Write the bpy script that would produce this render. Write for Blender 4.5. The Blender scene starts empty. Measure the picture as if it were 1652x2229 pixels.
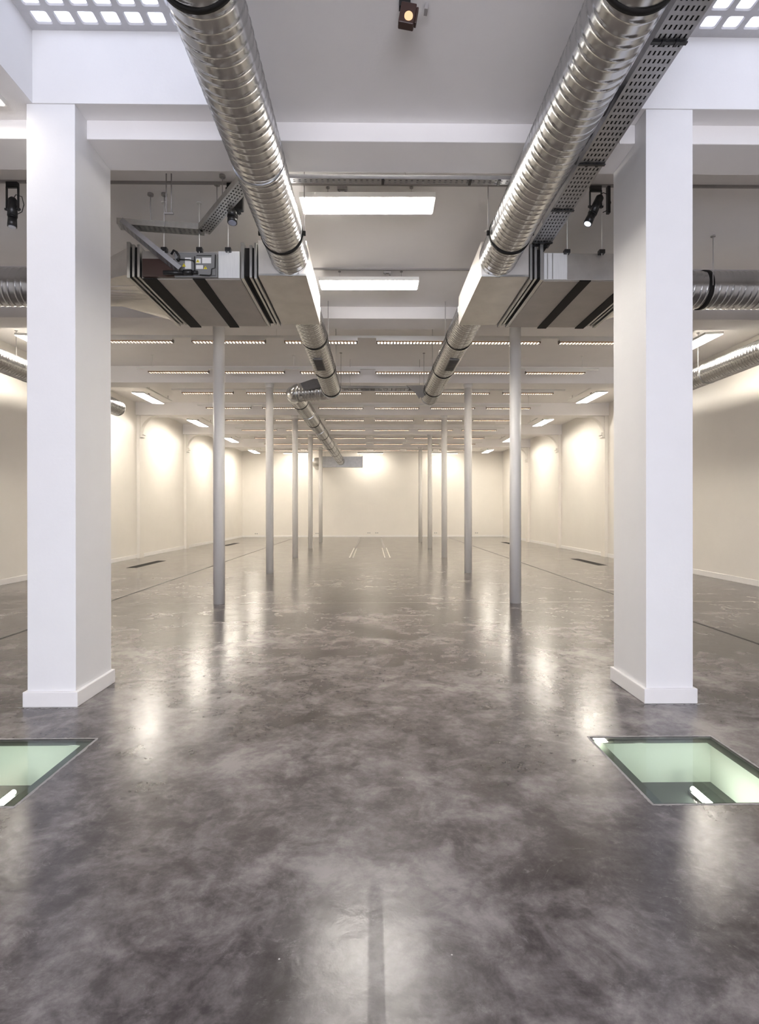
import bpy, bmesh, math, random
from mathutils import Vector, Matrix
random.seed(7)
PI = math.pi
S = bpy.context.scene
C = S.collection

# ------------------------------------------------------------------ camera
yaw, pitch, roll = 0.0136, -0.0012, -0.0011
F_PX = 1200.0
fw = Vector((math.sin(yaw)*math.cos(pitch), math.cos(yaw)*math.cos(pitch), math.sin(pitch)))
rt = Vector((math.cos(yaw), -math.sin(yaw), 0.0))
up = rt.cross(fw)
r2 = rt*math.cos(roll) + up*math.sin(roll)
u2 = up*math.cos(roll) - rt*math.sin(roll)
cam_data = bpy.data.cameras.new('camera')
cam = bpy.data.objects.new('camera', cam_data)
C.objects.link(cam)
M = Matrix((r2, u2, -fw)).transposed().to_4x4()
M.translation = Vector((0, 0, 1.5))
cam.matrix_world = M
cam_data.sensor_fit = 'VERTICAL'
cam_data.sensor_height = 24.0
cam_data.lens = 24.0*F_PX/2229.0
cam_data.clip_start = 0.05
S.camera = cam

# ------------------------------------------------------------------ world, exposure
SKY = 3.0
w = bpy.data.worlds.new('world'); S.world = w; w.use_nodes = True
bg = w.node_tree.nodes['Background']
bg.inputs[0].default_value = (0.93, 0.93, 1.0, 1); bg.inputs[1].default_value = SKY
PANEL = 13.0      # flat panels
TUBE = 26.0       # strip lights
WALLP = 15.5      # wall washers
S.view_settings.view_transform = 'Standard'
S.view_settings.look = 'None'
S.view_settings.gamma = 1.0
S.view_settings.use_curve_mapping = False
S.view_settings.exposure = 2.38

# ------------------------------------------------------------------ materials
def mat(name, col=(.8, .8, .8), rough=.5, metal=0.0, spec=.5):
    m = bpy.data.materials.new(name); m.use_nodes = True
    b = m.node_tree.nodes['Principled BSDF']
    b.inputs['Base Color'].default_value = (*col, 1)
    b.inputs['Roughness'].default_value = rough
    b.inputs['Metallic'].default_value = metal
    b.inputs['Specular IOR Level'].default_value = spec
    return m, m.node_tree, b

def N(nt, t, **kw):
    n = nt.nodes.new(t)
    for k, v in kw.items():
        if k in n.inputs: n.inputs[k].default_value = v
        else: setattr(n, k, v)
    return n

def add_noise_variation(nt, b, col, amt, scale, stretch=(1, 1, 1), bump=0.0, bscale=60, rough=None):
    tc = N(nt, 'ShaderNodeTexCoord')
    mp = N(nt, 'ShaderNodeMapping'); mp.inputs['Scale'].default_value = stretch
    nt.links.new(tc.outputs['Object'], mp.inputs[0])
    n = N(nt, 'ShaderNodeTexNoise', Scale=scale, Detail=6.0, Roughness=.6)
    nt.links.new(mp.outputs[0], n.inputs['Vector'])
    r = N(nt, 'ShaderNodeValToRGB')
    r.color_ramp.elements[0].position = .3; r.color_ramp.elements[1].position = .7
    r.color_ramp.elements[0].color = (*[c*(1-amt) for c in col], 1)
    r.color_ramp.elements[1].color = (*[min(1, c*(1+amt)) for c in col], 1)
    nt.links.new(n.outputs[0], r.inputs[0]); nt.links.new(r.outputs[0], b.inputs['Base Color'])
    if rough:
        mr = N(nt, 'ShaderNodeMapRange'); mr.inputs[3].default_value = rough[0]; mr.inputs[4].default_value = rough[1]
        nt.links.new(n.outputs[0], mr.inputs[0]); nt.links.new(mr.outputs[0], b.inputs['Roughness'])
    if bump:
        n2 = N(nt, 'ShaderNodeTexNoise', Scale=bscale, Detail=3.0)
        nt.links.new(tc.outputs['Object'], n2.inputs['Vector'])
        bp = N(nt, 'ShaderNodeBump', Strength=bump, Distance=.002)
        nt.links.new(n2.outputs[0], bp.inputs['Height']); nt.links.new(bp.outputs[0], b.inputs['Normal'])

MAT = {}
def mk(name, col, rough=.5, metal=0.0, var=0.0, scale=3, stretch=(1, 1, 1), bump=0.0, bscale=60, rr=None, spec=.5):
    m, nt, b = mat(name, col, rough, metal, spec)
    if var or bump: add_noise_variation(nt, b, col, var, scale, stretch, bump, bscale, rr)
    MAT[name] = m; return m

mk('wall_paint', (.80, .765, .71), .42, var=.02, scale=1.2, bump=.25, bscale=35)
mk('ceiling_paint', (.88, .855, .84), .8, var=.025, scale=1.0, bump=.3, bscale=50)
mk('pillar_paint', (.80, .79, .785), .5, var=.02, scale=2.0, bump=.3, bscale=40)
mk('plinth_paint', (.83, .81, .79), .38, var=.02, scale=5, bump=.3, bscale=30)
mk('column_paint', (.80, .78, .75), .35, var=.02, scale=3, bump=.15, bscale=50)
mk('spiral_steel', (.50, .505, .51), .26, 1.0, var=.10, scale=3.0, stretch=(1, .4, 1), rr=(.19, .26))
mk('sheet_steel', (.56, .55, .53), .42, 1.0, var=.12, scale=4.0, rr=(.32, .50))
mk('plenum_steel', (.66, .64, .61), .46, 1.0, var=.10, scale=3.0, rr=(.38, .55))
mk('unit_underside', (.42, .395, .37), .55, .6, var=.08, scale=3.0)
mk('flange_steel', (.45, .45, .44), .35, 1.0, var=.1, scale=8)
mk('pale_patch', (.72, .73, .73), .5, .3, var=.05, scale=9, stretch=(6, 1, .5))
mk('rubber', (.008, .007, .006), .7, var=.2, scale=30, spec=.25)
mk('black_plastic', (.012, .012, .013), .35)
mk('black_cable', (.01, .01, .01), .5)
mk('control_grey', (.20, .20, .20), .45)
mk('label_white', (.75, .75, .74), .5)
mk('label_yellow', (.75, .62, .03), .5)
mk('label_ink', (.02, .02, .02), .5)
mk('tray_steel', (.40, .40, .41), .42, 1.0, var=.08, scale=20)
mk('tray_steel_bright', (.55, .55, .53), .40, 1.0, var=.08, scale=20)
mk('white_metal', (.78, .77, .74), .35)
mk('louvre_metal', (.11, .085, .065), .4, .5)
mk('dark_steel', (.13, .125, .12), .45, .8, var=.1, scale=20)
mk('conduit_grey', (.33, .31, .30), .5)
mk('dark_grille', (.03, .028, .026), .5)
mk('lens_glass', (.55, .6, .75), .08, .6)
mk('drain_black', (.012, .010, .009), .5)
mk('rail_steel', (.80, .78, .72), .3, .8)
mk('joint_fill', (.30, .285, .275), .5, var=.12, scale=9)
mk('frit_border', (.022, .032, .028), .10)
mk('pit_paint', (.80, .82, .74), .5)
mk('pit_floor', (.05, .055, .05), .6)
mk('skylight_concrete', (.60, .59, .60), .7, var=.03, scale=20, bump=.3, bscale=70)
mk('socket_plastic', (.45, .42, .38), .4)
mk('spot_brown', (.045, .022, .018), .4)

def emis(name, col, s):
    m = bpy.data.materials.new(name); m.use_nodes = True; nt = m.node_tree
    nt.nodes.remove(nt.nodes['Principled BSDF'])
    e = N(nt, 'ShaderNodeEmission', Strength=s); e.inputs[0].default_value = (*col, 1)
    nt.links.new(e.outputs[0], nt.nodes['Material Output'].inputs[0]); MAT[name] = m
emis('panel_light', (1, .94, .86), PANEL)
emis('dim_panel_light', (1, .94, .86), 2.5)
emis('tube_light', (1, .91, .79), TUBE)
emis('wallwash_light', (1, .92, .80), WALLP)
emis('end_light', (1, .92, .80), WALLP*.5)
emis('pit_light', (1, 1, .92), 4.5)
emis('spot_light', (1, .62, .36), .24)
emis('led_white', (.85, .9, 1), .3)

# glass
def glassy(name, tint, gloss_rough, body):
    m = bpy.data.materials.new(name); m.use_nodes = True; nt = m.node_tree
    nt.nodes.remove(nt.nodes['Principled BSDF'])
    t = N(nt, 'ShaderNodeBsdfTransparent'); t.inputs[0].default_value = (*tint, 1)
    d = N(nt, 'ShaderNodeBsdfTranslucent'); d.inputs[0].default_value = (*body[:3], 1)
    g = N(nt, 'ShaderNodeBsdfGlossy', Roughness=gloss_rough)
    m1 = N(nt, 'ShaderNodeMixShader'); m1.inputs[0].default_value = body[3]
    nt.links.new(t.outputs[0], m1.inputs[1]); nt.links.new(d.outputs[0], m1.inputs[2])
    f = N(nt, 'ShaderNodeFresnel', IOR=1.5)
    m2 = N(nt, 'ShaderNodeMixShader')
    ge = N(nt, 'ShaderNodeNewGeometry')
    iv = N(nt, 'ShaderNodeMath', operation='SUBTRACT'); iv.inputs[0].default_value = 1.0
    nt.links.new(ge.outputs['Backfacing'], iv.inputs[1])
    ml = N(nt, 'ShaderNodeMath', operation='MULTIPLY')
    nt.links.new(f.outputs[0], ml.inputs[0]); nt.links.new(iv.outputs[0], ml.inputs[1])
    nt.links.new(ml.outputs[0], m2.inputs[0]); nt.links.new(m1.outputs[0], m2.inputs[1]); nt.links.new(g.outputs[0], m2.inputs[2])
    nt.links.new(m2.outputs[0], nt.nodes['Material Output'].inputs[0]); MAT[name] = m
glassy('floor_glass', (.88, .94, .90), .02, (.8, .9, .85, .04))
glassy('block_glass', (.38, .39, .42), .05, (.9, .95, 1.0, .10))
glassy('clear_glass', (.95, .96, 1.0), .03, (.9, .95, 1.0, .02))
glassy('block_side', (.6, .62, .65), .15, (.70, .72, .76, .85))

def floor_mat():
    m, nt, b = mat('polished_concrete', (.2, .19, .19), .25)
    L = nt.links.new
    tc = N(nt, 'ShaderNodeTexCoord')
    def noise(scale, det, rough, dist=0.0, off=(0, 0, 0), st=(1, 1, 1)):
        mp = N(nt, 'ShaderNodeMapping'); mp.inputs['Location'].default_value = off; mp.inputs['Scale'].default_value = st
        L(tc.outputs['Object'], mp.inputs[0])
        n = N(nt, 'ShaderNodeTexNoise', Scale=scale, Detail=det, Roughness=rough, Distortion=dist)
        L(mp.outputs[0], n.inputs['Vector']); return n.outputs[0]
    def ramp(src, p0, p1, c0=0.0, c1=1.0):
        mr = N(nt, 'ShaderNodeMapRange'); mr.inputs[1].default_value = p0; mr.inputs[2].default_value = p1
        mr.inputs[3].default_value = c0; mr.inputs[4].default_value = c1
        mr.interpolation_type = 'SMOOTHSTEP'
        L(src, mr.inputs[0]); return mr.outputs[0]
    def mathn(op, a, b_):
        n = N(nt, 'ShaderNodeMath', operation=op)
        for i, v in enumerate((a, b_)):
            if isinstance(v, (int, float)): n.inputs[i].default_value = v
            else: L(v, n.inputs[i])
        return n.outputs[0]
    def mix(f, a, b_):
        n = N(nt, 'ShaderNodeMix', data_type='RGBA')
        if isinstance(f, (int, float)): n.inputs[0].default_value = f
        else: L(f, n.inputs[0])
        for i, v in ((6, a), (7, b_)):
            if isinstance(v, tuple): n.inputs[i].default_value = (*v, 1)
            else: L(v, n.inputs[i])
        return n.outputs[2]
    big = noise(.6, 4, .55, .5)
    mid = noise(1.7, 12, .64, .9, (3, 1, 0))
    cloud = noise(4.2, 12, .66, .5, (9, 4, 0))
    fine = noise(19, 8, .65, .3)
    grit = noise(95, 3, .6, 0.0)
    s = mathn('ADD', mathn('MULTIPLY', ramp(big, .32, .68), .26), mathn('MULTIPLY', ramp(mid, .30, .70), .32))
    s = mathn('ADD', s, mathn('MULTIPLY', ramp(cloud, .34, .66), .26))
    s = mathn('ADD', s, mathn('MULTIPLY', ramp(fine, .32, .68), .12))
    s = mathn('ADD', s, mathn('MULTIPLY', ramp(grit, .25, .75), .04))
    r = N(nt, 'ShaderNodeValToRGB'); e = r.color_ramp.elements
    e[0].position = .20; e[0].color = (.042, .035, .034, 1)
    e[1].position = .80; e[1].color = (.255, .230, .222, 1)
    x = e.new(.40); x.color = (.082, .071, .070, 1)
    x = e.new(.56); x.color = (.140, .124, .121, 1)
    L(s, r.inputs[0])
    # thin pale trowel wisps
    streak = noise(2.6, 10, .62, 1.6, (5, 5, 0), (1, 1.6, 1))
    v = mathn('ABSOLUTE', mathn('SUBTRACT', streak, .5), 0.0)
    vein = mathn('MULTIPLY', ramp(v, .0, .010, 1, 0), ramp(fine, .45, .65))
    col = mix(mathn('MULTIPLY', vein, .30), r.outputs[0], (.30, .28, .27))
    # dark round spots
    vo = N(nt, 'ShaderNodeTexVoronoi', Scale=11.0, Randomness=1.0)
    mpv = N(nt, 'ShaderNodeMapping'); L(tc.outputs['Object'], mpv.inputs[0])
    L(mpv.outputs[0], vo.inputs['Vector'])
    spot = mathn('MULTIPLY', ramp(mathn('ADD', vo.outputs['Distance'], mathn('MULTIPLY', fine, .2)), .20, .36, 1, 0), ramp(mathn('ADD', big, mathn('MULTIPLY', mid, .5)), .78, .66))
    col = mix(mathn('MULTIPLY', spot, .6), col, (.040, .034, .036))
    # pale specks
    vs = N(nt, 'ShaderNodeTexVoronoi', Scale=5.0); L(mpv.outputs[0], vs.inputs['Vector'])
    col = mix(ramp(vs.outputs['Distance'], .012, .022, .9, 0), col, (.55, .52, .48))
    # far floor paler and warmer: bright grazing reflection put into the base colour
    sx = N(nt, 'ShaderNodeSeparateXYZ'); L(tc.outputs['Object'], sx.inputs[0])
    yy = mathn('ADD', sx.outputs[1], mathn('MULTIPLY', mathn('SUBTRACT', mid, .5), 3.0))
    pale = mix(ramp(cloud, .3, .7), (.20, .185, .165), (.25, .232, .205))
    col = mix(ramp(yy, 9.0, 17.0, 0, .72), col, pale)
    # dull joint line across the pour
    jl = mathn('ABSOLUTE', mathn('SUBTRACT', sx.outputs[1], 4.13), 0.0)
    jl2 = mathn('ABSOLUTE', mathn('SUBTRACT', sx.outputs[1], 9.05), 0.0)
    col = mix(mathn('MULTIPLY', ramp(jl, .003, .010, 1, 0), ramp(cloud, .45, .65)), col, (.20, .185, .175))
    col = mix(ramp(jl2, .004, .016, .6, 0), col, (.30, .28, .25))
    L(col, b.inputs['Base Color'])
    ro = ramp(mathn('ADD', mathn('MULTIPLY', mid, .6), mathn('MULTIPLY', cloud, .4)), .32, .68, .19, .25)
    # unpolished strip down the middle of the near floor
    st = mathn('MULTIPLY', ramp(mathn('ABSOLUTE', mathn('SUBTRACT', sx.outputs[0], .012), 0.0), .024, .030, 1, 0), ramp(sx.outputs[1], 2.3, 2.2))
    ro = mathn('ADD', ro, mathn('MULTIPLY', st, .012))
    L(ro, b.inputs['Roughness'])
    L(mathn('SUBTRACT', .5, mathn('MULTIPLY', st, .26)), b.inputs['Specular IOR Level'])
    bp = N(nt, 'ShaderNodeBump', Strength=.35, Distance=.004)
    h = mathn('ADD', mathn('MULTIPLY', noise(9, 5, .55, .4, (2, 2, 0)), 1.0), mathn('MULTIPLY', fine, .25))
    L(h, bp.inputs['Height']); L(bp.outputs[0], b.inputs['Normal'])
    MAT['floor'] = m
floor_mat()

# ------------------------------------------------------------------ helpers
def box(bm, x0, x1, y0, y1, z0, z1, T=None):
    v = [bm.verts.new((x, y, z)) for x in (x0, x1) for y in (y0, y1) for z in (z0, z1)]
    if T is not None:
        for q in v: q.co = T @ q.co
    for f in ((0, 1, 3, 2), (4, 6, 7, 5), (0, 4, 5, 1), (2, 3, 7, 6), (0, 2, 6, 4), (1, 5, 7, 3)):
        bm.faces.new([v[i] for i in f])
    return v

def frame_of(d):
    d = d.normalized()
    a = Vector((0, 0, 1)) if abs(d.z) < .9 else Vector((1, 0, 0))
    u = a.cross(d).normalized(); v = d.cross(u)
    return u, v

def cyl(bm, p0, p1, r0, r1=None, seg=16, caps=True, smooth=True):
    p0 = Vector(p0); p1 = Vector(p1); r1 = r0 if r1 is None else r1
    u, v = frame_of(p1-p0)
    A = [bm.verts.new(p0+u*math.cos(2*PI*i/seg)*r0+v*math.sin(2*PI*i/seg)*r0) for i in range(seg)]
    B = [bm.verts.new(p1+u*math.cos(2*PI*i/seg)*r1+v*math.sin(2*PI*i/seg)*r1) for i in range(seg)]
    for i in range(seg):
        f = bm.faces.new((A[i], A[(i+1) % seg], B[(i+1) % seg], B[i])); f.smooth = smooth
    if caps:
        bm.faces.new(list(reversed(A))); bm.faces.new(B)

def pipe(bm, pts, r, seg=10, smooth=True):
    pts = [Vector(p) for p in pts]; rings = []
    u = None
    for i, p in enumerate(pts):
        d = (pts[min(i+1, len(pts)-1)]-pts[max(i-1, 0)]).normalized()
        if u is None: u, v = frame_of(d)
        else:
            u = (u-d*u.dot(d)).normalized(); v = d.cross(u)
        rings.append([bm.verts.new(p+(u*math.cos(2*PI*k/seg)+v*math.sin(2*PI*k/seg))*r) for k in range(seg)])
    for a, b in zip(rings, rings[1:]):
        for k in range(seg):
            f = bm.faces.new((a[k], a[(k+1) % seg], b[(k+1) % seg], b[k])); f.smooth = smooth
    bm.faces.new(list(reversed(rings[0]))); bm.faces.new(rings[-1])

def obj(name, bm, m, parent=None, bevel=0.0, loc=None):
    bmesh.ops.recalc_face_normals(bm, faces=bm.faces)
    me = bpy.data.meshes.new(name); bm.to_mesh(me); bm.free()
    o = bpy.data.objects.new(name, me); C.objects.link(o)
    me.materials.append(MAT[m])
    if parent is not None:
        o.parent = parent
        o.matrix_parent_inverse = Matrix.Identity(4)
        top = parent
        off = Vector((0, 0, 0))
        while top is not None: off += top.location; top = top.parent
        me.transform(Matrix.Translation(-off))
    elif loc is not None:
        me.transform(Matrix.Translation(-Vector(loc))); o.location = loc
    if bevel:
        md = o.modifiers.new('bevel', 'BEVEL'); md.width = bevel; md.segments = 2; md.limit_method = 'ANGLE'
    return o

def bx(*a, **k):
    bm = bmesh.new(); box(bm, *a, **k); return bm
def cy(*a, **k):
    bm = bmesh.new(); cyl(bm, *a, **k); return bm

def tag(o, label, cat, group=None):
    o['label'] = label; o['category'] = cat
    if group: o['group'] = group
    return o
def thing(name, label, cat, loc, group=None):
    o = bpy.data.objects.new(name, None); C.objects.link(o); o.location = loc
    o.empty_display_size = .1
    return tag(o, label, cat, group)
def struct(name, bm, m, bevel=0.0):
    o = obj(name, bm, m, bevel=bevel); o['kind'] = 'structure'; return o
def copy_tree(o, parent=None):
    c = o.copy(); C.objects.link(c)
    if parent is not None:
        c.parent = parent
    for ch in [q for q in bpy.data.objects if q.parent == o]:
        copy_tree(ch, c)
    return c

# ------------------------------------------------------------------ dimensions
XL, XR, YF, YB = -7.57, 7.68, 32.3, -6.0
Z0, Z1, Z2 = 4.64, 4.79, 5.0          # near soffit, first bay, hall ceiling
COLY = [9.006+4.4406*i for i in range(5)]
HOLES = [(-2.64, -1.825, 2.83, 3.66), (1.44, 2.25, 2.80, 3.635)]
SHAFTS = [(-2.61, -.79, -5.0, 4.28), (1.62, 4.05, -5.0, 4.28), (-.60, 1.40, -5.0, 1.0)]  # third shaft is unseen, added so its skylight brightens the pillar fronts

def plate_with_holes(x0, x1, y0, y1, za, zb, holes):
    bm = bmesh.new()
    xs = sorted({x0, x1, *[h[0] for h in holes], *[h[1] for h in holes]})
    ys = sorted({y0, y1, *[h[2] for h in holes], *[h[3] for h in holes]})
    vt = {}
    def V(x, y, z):
        k = (x, y, z)
        if k not in vt: vt[k] = bm.verts.new(k)
        return vt[k]
    def solid(i, j):
        if i < 0 or j < 0 or i >= len(xs)-1 or j >= len(ys)-1: return False
        cx = (xs[i]+xs[i+1])/2; cyy = (ys[j]+ys[j+1])/2
        return not any(h[0] < cx < h[1] and h[2] < cyy < h[3] for h in holes)
    for i in range(len(xs)-1):
        for j in range(len(ys)-1):
            if not solid(i, j): continue
            a, b, c, d = xs[i], xs[i+1], ys[j], ys[j+1]
            bm.faces.new((V(a, c, zb), V(b, c, zb), V(b, d, zb), V(a, d, zb)))
            bm.faces.new((V(a, c, za), V(a, d, za), V(b, d, za), V(b, c, za)))
            if not solid(i-1, j): bm.faces.new((V(a, c, za), V(a, c, zb), V(a, d, zb), V(a, d, za)))
            if not solid(i+1, j): bm.faces.new((V(b, c, za), V(b, d, za), V(b, d, zb), V(b, c, zb)))
            if not solid(i, j-1): bm.faces.new((V(a, c, za), V(b, c, za), V(b, c, zb), V(a, c, zb)))
            if not solid(i, j+1): bm.faces.new((V(a, d, za), V(a, d, zb), V(b, d, zb), V(b, d, za)))
    return bm

# ------------------------------------------------------------------ shell
struct('floor', plate_with_holes(XL-.3, XR+.3, YB-.3, YF+.3, -.25, 0, HOLES), 'floor')
struct('wall_left', bx(XL-.3, XL, YB-.3, YF+.3, 0, 5.6), 'wall_paint')
struct('wall_right', bx(XR, XR+.3, YB-.3, YF+.3, 0, 5.6), 'wall_paint')
struct('wall_far', bx(XL, XR, YF, YF+.3, 0, 5.6), 'wall_paint')
WX, WZ0, WZ1 = 3.3, .5, 3.2      # glazed opening in the wall behind the camera
bm = bmesh.new()
box(bm, XL, -WX, YB-.3, YB, 0, 5.6); box(bm, WX, XR, YB-.3, YB, 0, 5.6)
box(bm, -WX, WX, YB-.3, YB, 0, WZ0); box(bm, -WX, WX, YB-.3, YB, WZ1, 5.6)
struct('wall_behind_camera', bm, 'wall_paint')
bm = bmesh.new()
for k in range(7):
    x = -WX+.03+k*(2*WX-.06)/6; box(bm, x-.03, x+.03, YB-.2, YB-.14, WZ0, WZ1)
for z in (WZ0+.03, (WZ0+WZ1)/2, WZ1-.03): box(bm, -WX, WX, YB-.2, YB-.14, z-.03, z+.03)
wroot = struct('window_4', bm, 'white_metal')
struct('baseboard_left', bx(XL, XL+.02, YB, YF, 0, .12), 'plinth_paint', .004)
struct('baseboard_right', bx(XR-.02, XR, YB, YF, 0, .12), 'plinth_paint', .004)
struct('baseboard_far', bx(XL+.02, XR-.02, YF-.02, YF, 0, .10), 'plinth_paint', .004)

# ceiling: near soffit with two light shafts, first bay, hall
bm = plate_with_holes(XL, XR, YB, 4.46, Z0, 5.0, SHAFTS)
box(bm, XL, XR, 4.46, 9.1, Z1, 5.1)
box(bm, XL, XR, 9.1, YF, Z2, 5.15)
struct('ceiling', bm, 'ceiling_paint')
# shaft side walls above the soffit
n = 1
for (a, b, c, d) in SHAFTS:
    bm = bmesh.new()
    box(bm, a-.15, a, c-.15, d+.15, 4.999, 5.6); box(bm, b, b+.15, c-.15, d+.15, 4.999, 5.6)
    box(bm, a, b, d, d+.15, 4.999, 5.6); box(bm, a, b, c-.15, c, 4.999, 5.6)
    # white lining of the shaft faces
    t = .004
    box(bm, a, a+t, c, d, Z0+.001, 5.2); box(bm, b-t, b, c, d, Z0+.001, 5.2)
    box(bm, a+t, b-t, d-t, d, Z0+.001, 5.2); box(bm, a+t, b-t, c, c+t, Z0+.001, 5.2)
    struct('trim_%d' % n, bm, 'pillar_paint'); n += 1
# downstand beams
struct('trim_%d' % n, bx(XL, XR, 4.46, 4.87, 4.49, 4.80), 'ceiling_paint', .006); n += 1
for i, y in enumerate(COLY):
    struct('trim_%d' % n, bx(XL, XR, y-.135, y+.375, 4.60, 5.02), 'ceiling_paint', .006); n += 1

# pilasters with curved corbels on the side walls
def pilaster(side, y):
    bm = bmesh.new()
    X = XL if side < 0 else XR; s = -side
    box(bm, *sorted((X, X+s*.10)), y, y+.34, 0, 4.60)
    box(bm, *sorted((X+s*.10, X+s*.20)), y+.05, y+.29, 3.98, 4.06)     # capital
    box(bm, *sorted((X+s*.10, X+s*.16)), y+.05, y+.29, 3.90, 3.98)
    # curved corbel sweeping from the capital up to the beam
    K = 12; prev = None
    for k in range(K+1):
        a = PI/2*k/K
        xo = X+s*(.12+.52*(1-math.cos(a))); zo = 4.06+.54*math.sin(a)
        xi = X+s*.10
        cur = [bm.verts.new((xo, yy, zo)) for yy in (y+.06, y+.28)] + [bm.verts.new((xi, yy, zo)) for yy in (y+.28, y+.06)]
        if prev:
            for q in range(4):
                f = bm.faces.new((prev[q], prev[(q+1) % 4], cur[(q+1) % 4], cur[q])); f.smooth = q == 0
        else: bm.faces.new(list(reversed(cur)))
        prev = cur
    bm.faces.new(prev)
    return bm
for y in COLY[:]:
    for sd in (-1, 1):
        struct('trim_%d' % n, pilaster(sd, y-.05), 'wall_paint', .004); n += 1

# glass-block skylights at the top of the shafts
def rrect(cx, cyy, hx, hy, r, z, k=4):
    pts = []
    for (sx, sy, a0) in ((1, 1, 0), (-1, 1, 90), (-1, -1, 180), (1, -1, 270)):
        for i in range(k):
            a = math.radians(a0+90*i/(k-1))
            pts.append((cx+sx*(hx-r)+r*math.cos(a), cyy+sy*(hy-r)+r*math.sin(a), z))
    return pts
def skylight(idx, x0, nx, y1, ny, xa, xb, ya, yb):
    px, py = .1725, .156; zf = 5.2
    g = bmesh.new(); gl = bmesh.new(); sd = bmesh.new(); top = bmesh.new()
    xe = x0+nx*px; ys = y1-ny*py
    if x0-xa > .001: box(g, xa, x0, ya, yb, zf, zf+.12)
    if xb-xe > .001: box(g, xe, xb, ya, yb, zf, zf+.12)
    if yb-y1 > .001: box(g, x0, xe, y1, yb, zf, zf+.12)
    if ys-ya > .001: box(g, x0, xe, ya, ys, zf, zf+.12)
    for i in range(nx):
        for j in range(ny):
            cx = x0+(i+.5)*px; cyy = y1-(j+.5)*py
            hole = [g.verts.new(p) for p in rrect(cx, cyy, .064, .056, .018, zf)]
            hup = [g.verts.new(p) for p in rrect(cx, cyy, .056, .048, .016, zf+.012)]
            out = [g.verts.new((cx+sx*px/2, cyy+sy*py/2, zf)) for sx, sy in ((1, 1), (-1, 1), (-1, -1), (1, -1))]
            m = len(hole)
            for q in range(4):
                seg = hole[q*4:q*4+4]
                g.faces.new([out[q]]+list(reversed(seg)))
                nx_ = hole[(q*4+4) % m]
                g.faces.new([out[q], seg[-1], nx_, out[(q+1) % 4]][::-1])
            for q in range(m):
                g.faces.new((hole[q], hole[(q+1) % m], hup[(q+1) % m], hup[q]))
            a = [gl.verts.new(p) for p in rrect(cx, cyy, .056, .048, .016, zf+.012)]
            gl.faces.new(a)
            a = [sd.verts.new(p) for p in rrect(cx, cyy, .055, .047, .016, zf+.014)]
            b = [sd.verts.new(p) for p in rrect(cx, cyy, .044, .036, .010, zf+.075)]
            for q in range(m): sd.faces.new((a[q], a[(q+1) % m], b[(q+1) % m], b[q]))
            c = [top.verts.new(p) for p in rrect(cx, cyy, .044, .036, .010, zf+.078)]
            top.faces.new(c)
    root = struct('window_%d' % idx, g, 'skylight_concrete')
    obj('glass_blocks', gl, 'block_glass', root)
    obj('block_sides', sd, 'block_side', root)
    obj('block_tops', top, 'block_glass', root)
skylight(1, -2.56, 10, 4.245, 58, -2.61, -.79, -5.0, 4.28)
skylight(3, -.52, 11, .95, 37, -.60, 1.40, -5.0, 1.0)  # unseen skylight above the camera, added to brighten the near pillars
skylight(2, 2.31, 10, 4.225, 58, 1.62, 4.05, -5.0, 4.28)
gp = bmesh.new(); gp.faces.new([gp.verts.new(p) for p in ((-WX, YB-.17, WZ0), (WX, YB-.17, WZ0), (WX, YB-.17, WZ1), (-WX, YB-.17, WZ1))])
obj('pane', gp, 'clear_glass', wroot)
ld = bpy.data.lights.new('window_portal', 'AREA'); ld.shape = 'RECTANGLE'; ld.size = 2*WX; ld.size_y = WZ1-WZ0; ld.cycles.is_portal = True
lo = bpy.data.objects.new('window_portal', ld); C.objects.link(lo); lo.location = (0, YB-.25, (WZ0+WZ1)/2); lo.rotation_euler = (PI/2, 0, 0)
for i, (a, b, c, d) in enumerate(SHAFTS):       # sampling portals for the sky over each skylight
    ld = bpy.data.lights.new('sky_portal', 'AREA'); ld.shape = 'RECTANGLE'
    ld.size = b-a; ld.size_y = d-c; ld.cycles.is_portal = True
    lo = bpy.data.objects.new('sky_portal', ld); C.objects.link(lo)
    lo.location = ((a+b)/2, (c+d)/2, 5.35)

# ------------------------------------------------------------------ piers and columns
for (a, b, sd) in ((-2.655, -2.284, 'left'), (2.142, 2.511, 'right')):
    t = thing('pillar', {'left': 'thick square white pillar in the left foreground',
                         'right': 'thick square white pillar in the right foreground beside the long perforated tray'}[sd], 'pillar', ((a+b)/2, 4.57, 0))
    obj('shaft', bx(a, b, 4.28, 4.86, 0, 4.639), 'pillar_paint', t, .004)
    bm = bmesh.new(); box(bm, a-.024, b+.024, 4.256, 4.884, 0, .117)
    obj('plinth', bm, 'plinth_paint', t, .006)

ORD = ['first', 'second', 'third', 'fourth', 'fifth', 'sixth', 'seventh', 'eighth', 'ninth']
POS = ['nearest', 'second nearest', 'third nearest', 'fourth nearest', 'farthest']
protoc = thing('column', 'x', 'column', (0, 0, 0), 'round steel columns')
obj('shaft', cy((0, 0, 0), (0, 0, 4.60), .092, seg=32), 'column_paint', protoc)
bm = bmesh.new(); cyl(bm, (0, 0, 4.50), (0, 0, 4.60), .092, .115, seg=32)
obj('capital', bm, 'column_paint', protoc)
first = True
for X, sd in ((-2.4884, 'left'), (2.349, 'right')):
    for i, y in enumerate(COLY):
        o = protoc if first else copy_tree(protoc); first = False
        o.location = (X, y, 0)
        o['label'] = 'slender round white column, %s in the %s-hand row' % (POS[i], sd)

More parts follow.
